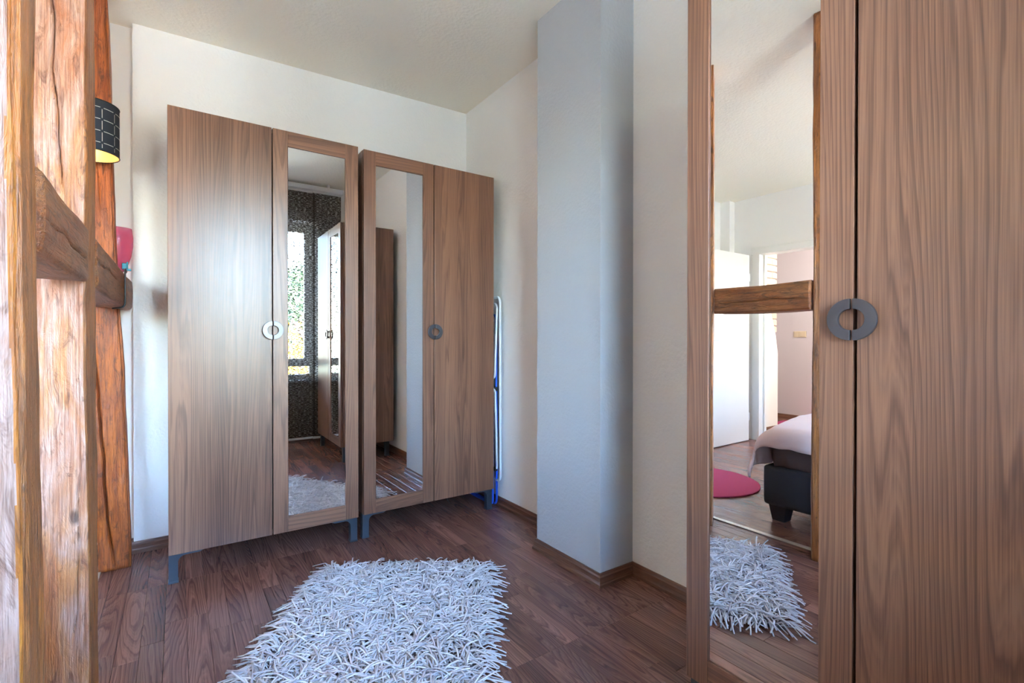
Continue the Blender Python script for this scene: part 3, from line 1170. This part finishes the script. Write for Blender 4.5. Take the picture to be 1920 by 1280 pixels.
def rr_path(s):
    """point and outward normal on a rounded rectangle, s in 0..1"""
    w, h = MX1-MX0-2*rc, MY1-MY0-2*rc
    segs = [('l', w), ('c', rc*math.pi/2), ('l', h), ('c', rc*math.pi/2), ('l', w), ('c', rc*math.pi/2), ('l', h), ('c', rc*math.pi/2)]
    tot = sum(q for _, q in segs)
    d = s*tot
    cs = [((MX0+rc, MY0), (1, 0)), None, ((MX1, MY0+rc), (0, 1)), None, ((MX1-rc, MY1), (-1, 0)), None, ((MX0, MY1-rc), (0, -1)), None]
    cc = {1: (MX1-rc, MY0+rc, -math.pi/2), 3: (MX1-rc, MY1-rc, 0), 5: (MX0+rc, MY1-rc, math.pi/2), 7: (MX0+rc, MY0+rc, math.pi)}
    for i, (k_, q) in enumerate(segs):
        if d <= q or i == 7:
            if k_ == 'l':
                (px, py), (ux, uy) = cs[i]
                return px+ux*d, py+uy*d, uy, -ux
            cx_, cy_, a0 = cc[i]
            a_ = a0+d/rc
            return cx_+rc*math.cos(a_), cy_+rc*math.sin(a_), math.cos(a_), math.sin(a_)
        d -= q


verts, faces = [], []
for kz in range(NZ+1):
    tz = kz/NZ
    z = .325+tz*.155
    for i in range(NX):
        s = i/NX
        x, y, nx, ny = rr_path((s+.006*math.sin(tz*2)*tz) % 1.0)
        ph = s*2*math.pi*84+tz*2.6+1.8*noise.noise(Vector((s*60, tz*1.3, 0)))
        am = .014*(1-.7*tz)*(.6+.6*noise.noise(Vector((s*37, 5, 0))))
        o = am*math.sin(ph)+.008*math.sin(tz*math.pi)-.03*max(0, tz-.75)**2*16*.3
        verts.append((x+nx*o, y+ny*o, z))
for kz in range(NZ):
    for i in range(NX):
        a_, b_ = kz*NX+i, kz*NX+(i+1) % NX
        faces.append((a_, b_, b_+NX, a_+NX))
faces.append(tuple(range(NZ*NX, NZ*NX+NX)))
faces.append(tuple(range(NX))[::-1])
me = bpy.data.meshes.new('mattress')
me.from_pydata(verts, [], faces)
for p in me.polygons:
    p.use_smooth = len(p.vertices) == 4
link('mattress', me, M['satin'], bed)

# duvet draped over the top, the foot edge and the side towards the door
m, t, b = new_mat('pale_pink_cotton')
b.inputs['Base Color'].default_value = srgb(238, 216, 214)
b.inputs['Roughness'].default_value = .8
b.inputs['Sheen Weight'].default_value = .2
tc = N(t, 'ShaderNodeTexCoord')
nz = N(t, 'ShaderNodeTexNoise', Scale=9.0, Detail=4.0)
L(t, tc.outputs['Object'], nz.inputs['Vector'])
bp = N(t, 'ShaderNodeBump', Strength=.4, Distance=.02)
L(t, nz.outputs[0], bp.inputs['Height'])
L(t, bp.outputs[0], b.inputs['Normal'])
M['pink_cotton'] = m
NU, NV = 110, 150
xf, ys = .012, BY1+.005          # foot edge x (local to the bed), side edge y
U0, U1 = -1.62, .055              # along x, positive = hanging over the foot
V0, V1 = .10, 1.685               # along y, beyond ys = hanging at the side
verts, faces = [], []
for i in range(NU+1):
    u = U0+(U1-U0)*i/NU
    for j in range(NV+1):
        v = V0+(V1-V0)*j/NV
        hx = max(0, u+.03)                 # overhang past the foot edge
        hy = max(0, v-(ys-.04))            # overhang past the side edge
        puff = .13*min(1, max(0.0, (U1-u)/.45))**.5*min(1, max(0.0, (V1-v)/.65))**.6
        z = .495+puff*(1-min(1, (hx+hy)/.12))+.012*noise.noise(Vector((u*5, v*5, 3)))
        x, y = min(u, -.03), min(v, ys-.04)
        # side drape
        if hy > 0:
            r_ = .05
            ag = min(hy/r_, math.pi/2)
            y += r_*math.sin(ag)
            z -= r_*(1-math.cos(ag))+max(0, hy-r_*math.pi/2)*.93
            y += .035*(hy/.36)**1.3+.022*math.sin(u*26+hy*6)*min(1, hy/.2)
            x += .02*math.sin(u*19)*min(1, hy/.2)
        if hx > 0:
            r_ = .035
            ag = min(hx/r_, math.pi/2)
            x += r_*math.sin(ag)
            z -= r_*(1-math.cos(ag))+max(0, hx-r_*math.pi/2)
            x += .010*math.sin(v*31)*min(1, hx/.08)+.018*min(1, hy/.1)
        if hx > 0 or hy > 0:
            z += .006*noise.noise(Vector((u*14, v*14, 1)))
        x += .008*noise.noise(Vector((u*9, v*9, 7)))
        verts.append((x, y, max(z, .05)))
for i in range(NU):
    for j in range(NV):
        a_ = i*(NV+1)+j
        faces.append((a_, a_+NV+1, a_+NV+2, a_+1))
me = bpy.data.meshes.new('duvet')
me.from_pydata(verts, [], faces)
for p in me.polygons:
    p.use_smooth = True
duv = link('duvet', me, M['pink_cotton'], None, (-.495, 0, 0))
sm = duv.modifiers.new('thickness', 'SOLIDIFY')
sm.thickness = .012
sm.offset = 1
tag(duv, 'pale pink duvet spread over the bed, its corner hanging down at the side', 'duvet')

M['pink_rug'] = simple('magenta_felt', srgb(178, 64, 112), .95, bump=(400, .5, .003))


def round_rug(label, x, y, r):
    bm = bmesh.new()
    add_lathe(bm, [(r, .001), (r, .009), (r-.006, .012), (0, .012)], 72, close_bottom=True)
    o = from_bm('round_rug', bm, M['pink_rug'], None, (x, y, 0))
    return tag(o, label, 'rug', 'round pink rugs')


round_rug('round pink rug lying beside the bed', -.91, 2.16, .385)
round_rug('round pink rug lying in the hall beyond the doorway', -4.03, 2.78, .36)

sw = thing('light_switch', 'double beige light switch on the lilac hall wall', 'switch', (XH, 3.062, 1.11))
box('cover_plate', 0, .010, -.078, .078, -.04, .04, M['beige'], sw, bev=.003)
for yy in (-.039, .039):
    box('rocker', .008, .014, yy-.030, yy+.030, -.030, .030, M['beige'], sw, bev=.002)

# ------------------------------------------------------------------ window dressing: rail and woven panel curtains
YC = -.165
rail = thing('curtain_rail', 'white three-track curtain rail on the ceiling above the window', 'rail', (0, YC, 0))
bm = bmesh.new()
zt = CZ(1.0)-.02
for k_ in range(3):
    add_box(bm, -.16, 1.435, -.045+k_*.028, -.021+k_*.028, zt-.045, zt-.004, .002)
    add_box(bm, -.16, 1.435, -.0215+k_*.028-.003, -.0205+k_*.028, zt-.050, zt-.044)
from_bm('track', bm, M['alu'], rail)
for xx in (1.30, .2):
    box('ceiling_bracket', xx-.012, xx+.012, -.03, .03, zt-.006, CZ(xx)-.0, M['alu'], rail, bev=.002)
box('end_cap', 1.433, 1.441, -.048, .04, zt-.054, zt-.002, M['alu'], rail, bev=.002)


def weave_mat(name, hole):
    m, t, b = new_mat(name)
    out = t.nodes['Material Output']
    tc = N(t, 'ShaderNodeTexCoord')

    def nz(sx, sz, det=3.0):
        mp = N(t, 'ShaderNodeMapping')
        mp.inputs['Scale'].default_value = (sx, 1, sz)
        L(t, tc.outputs['Object'], mp.inputs[0])
        q = N(t, 'ShaderNodeTexNoise', Scale=1.0, Detail=det, Roughness=.7)
        L(t, mp.outputs[0], q.inputs['Vector'])
        return q.outputs[0]
    a = nz(38, 300)
    cc = ramp(t, nz(20, 200), [(.35, srgb(44, 40, 37)), (.55, srgb(84, 76, 70)), (.72, srgb(146, 136, 126))])
    L(t, cc.outputs[0], b.inputs['Base Color'])
    b.inputs['Roughness'].default_value = .8
    holes = ramp(t, a, [(hole-.03, (0, 0, 0)), (hole+.03, (1, 1, 1))])
    tr_ = N(t, 'ShaderNodeBsdfTransparent')
    tl = N(t, 'ShaderNodeBsdfTranslucent')
    L(t, cc.outputs[0], tl.inputs[0])
    m1 = N(t, 'ShaderNodeMixShader')
    m1.inputs[0].default_value = .3
    L(t, b.outputs[0], m1.inputs[1])
    L(t, tl.outputs[0], m1.inputs[2])
    mx = N(t, 'ShaderNodeMixShader')
    L(t, holes.outputs[0], mx.inputs[0])
    L(t, tr_.outputs[0], mx.inputs[1])
    L(t, m1.outputs[0], mx.inputs[2])
    L(t, mx.outputs[0], out.inputs[0])
    return m


M['weave'] = weave_mat('woven_grey_panel', .475)


def panel(label, x0, x1, y):
    root = thing('panel_curtain', label, 'curtain', ((x0+x1)/2, y, 0), 0, 'woven panel curtains')
    w = (x1-x0)/2
    box('fabric', -w, w, -.0012, .0012, .055, zt-.056, M['weave'], root)
    box('carrier_bar', -w, w, -.006, .006, zt-.068, zt-.0505, M['alu'], root, bev=.002)
    box('weight_bar', -w, w, -.005, .005, .036, .058, M['alu'], root, bev=.003)


panel('dark woven panel curtain hanging over the window glass', .80, 1.178, YC-.03)
panel('dark woven panel curtain hanging against the wall beside the foreground wardrobe', 1.15, 1.43, YC-.004)

# ------------------------------------------------------------------ outside the window
ground = box('garden_ground', -14, 18, -30, -.9, -1.45, -1.4, simple('pale_bounce_ground', srgb(178, 176, 160), .95), None, centre=False)  # ground kept pale so that it bounces sunlight up to the ceiling
ground['kind'] = 'structure'


def leaf_mat(name, c0, c1):
    m, t, b = new_mat(name)
    gi = N(t, 'ShaderNodeNewGeometry')
    c = ramp(t, gi.outputs['Random Per Island'], [(0, c0), (1, c1)])
    L(t, c.outputs[0], b.inputs['Base Color'])
    b.inputs['Roughness'].default_value = .6
    return m


LG = leaf_mat('blue_green_leaves', srgb(60, 92, 70), srgb(130, 160, 120))
LY_ = leaf_mat('yellow_autumn_leaves', srgb(190, 140, 40), srgb(236, 200, 90))
BARK = simple('grey_bark', srgb(104, 92, 80), .9, bump=(40, .6, .01))


def foliage(name, mat, parent, blobs, count, size):
    vs, fs = [], []
    for _ in range(count):
        cx, cy, cz, r = random.choice(blobs)
        d = Vector((random.gauss(0, 1), random.gauss(0, 1), random.gauss(0, 1))).normalized()*r*random.uniform(.45, 1)
        p = Vector((cx, cy, cz))+d
        e1 = Vector((random.gauss(0, 1), random.gauss(0, 1), random.gauss(0, 1))).normalized()*size*random.uniform(.6, 1.3)
        e2 = e1.cross(d).normalized()*size*.55
        k_ = len(vs)
        vs += [tuple(p-e1), tuple(p-e2), tuple(p+e1), tuple(p+e2)]
        fs.append((k_, k_+1, k_+2, k_+3))
    me = bpy.data.meshes.new(name)
    me.from_pydata(vs, [], fs)
    o = link(name, me, mat, parent)
    o['kind'] = 'stuff'
    return o


def tree(name, label, x, y, h, mat, blobs, trunk, cnt=2600, size=.09):
    root = thing(name, label, 'tree', (x, y, -1.4))
    tube('trunk', trunk, [.12*(1-.6*i/(len(trunk)-1)) for i in range(len(trunk))], BARK, root, 9)
    foliage('foliage', mat, root, blobs, cnt, size)
    return root


tree('garden_tree', 'blue-green tree seen through the woven curtain in the mirror', 3.35, -12, 5, LG,
     [(0, 0, 2.9, 1.0), (.5, .2, 3.7, .8), (-.4, 0, 3.4, .7), (.1, 0, 4.4, .6), (1.5, .5, 3.2, 1.1)], [(0, 0, 0), (.1, 0, 1.2), (0, .1, 2.4), (.1, 0, 3.6)])
tree('garden_bush', 'yellow autumn bush seen through the woven curtain in the mirror', 2.75, -9, 2, LY_,
     [(0, 0, 2.0, .9), (.9, .2, 2.1, .8), (-1.0, .1, 2.0, .8), (1.8, 0, 1.9, .8)], [(0, 0, 0), (0, 0, .8), (.1, 0, 1.5)], 2600, .07)
ln = thing('bare_tree', 'bare leaning tree trunk just outside the window in the mirror', 'tree', (2.35, -4.6, -1.4))
tube('trunk', [(.35, 0, 0), (.2, 0, 1.0), (.0, 0, 1.75), (-.26, .1, 2.3), (-.6, .1, 2.8)], [.07, .06, .05, .042, .03], BARK, ln, 9)
tube('branch', [(-.02, 0, 1.8), (-.06, .05, 2.2), (-.10, .1, 2.55)], [.022, .016, .008], BARK, ln, 7)
hd = thing('hedge', 'low clipped hedge along the garden beyond the window', 'hedge', (3, -14.5, -1.4))
foliage('foliage', LG, hd, [(x_, 0, .7, .9) for x_ in np.arange(-9, 9.1, .7)], 5000, .09)

# ------------------------------------------------------------------ floor boards
SW_ = .2/3
mesh_cache = {}


def board_mesh(length):
    key = round(length, 3)
    if key not in mesh_cache:
        bm = bmesh.new()
        h = length/2-.0003
        w = SW_/2-.0003
        t_ = .0011
        lo = [bm.verts.new(p) for p in ((-w, -h, -.008), (w, -h, -.008), (w, h, -.008), (-w, h, -.008))]
        mid = [bm.verts.new(p) for p in ((-w, -h, -t_), (w, -h, -t_), (w, h, -t_), (-w, h, -t_))]
        hi = [bm.verts.new(p) for p in ((-w+t_, -h+t_, 0), (w-t_, -h+t_, 0), (w-t_, h-t_, 0), (-w+t_, h-t_, 0))]
        for A, B in ((lo, mid), (mid, hi)):
            for i in range(4):
                bm.faces.new((A[i], A[(i+1) % 4], B[(i+1) % 4], B[i]))
        bm.faces.new(hi)
        bmesh.ops.recalc_face_normals(bm, faces=bm.faces)
        me = bpy.data.meshes.new('plank')
        bm.to_mesh(me)
        bm.free()
        me.materials.append(M['floor'])
        mesh_cache[key] = me
    return mesh_cache[key]


far = []
xk = .0925
cols = [xk+SW_*(i+.5) for i in range(-80, 26)]
ends = [-.53, 0, .573, 1.28, 1.855, 2.555, 3.06, 3.5, 4.2]
nplanks = 0
for x in cols:
    if x > XR+.01 or x < -4.45:
        continue
    # strip joints: random lengths inside each laminate panel
    ys_ = [-.30]
    lim = 3.06 if x > -2.75 else 4.0
    for e in (1.28, 2.555, lim):
        while e-ys_[-1] > .62:
            ys_.append(round(ys_[-1]+random.choice([.30, .36, .42, .50]), 3))
        if e-ys_[-1] > .12:
            ys_.append(e)
        else:
            ys_[-1] = e
    for a_, b_ in zip(ys_, ys_[1:]):
        if x > -.32:
            o = bpy.data.objects.new('plank', board_mesh(b_-a_))
            COL.objects.link(o)
            o.parent = floor
            o.location = (x, (a_+b_)/2, 0)
            nplanks += 1
        else:
            far.append((x, a_, b_))
print('planks', nplanks, 'far', len(far))
bm = bmesh.new()
for x, a_, b_ in far:
    add_box(bm, x-SW_/2+.0004, x+SW_/2-.0004, a_+.0004, b_-.0004, -.008, random.uniform(-.0004, 0))
g = from_bm('plank_rows', bm, M['floor'], floor)
g['kind'] = 'stuff'
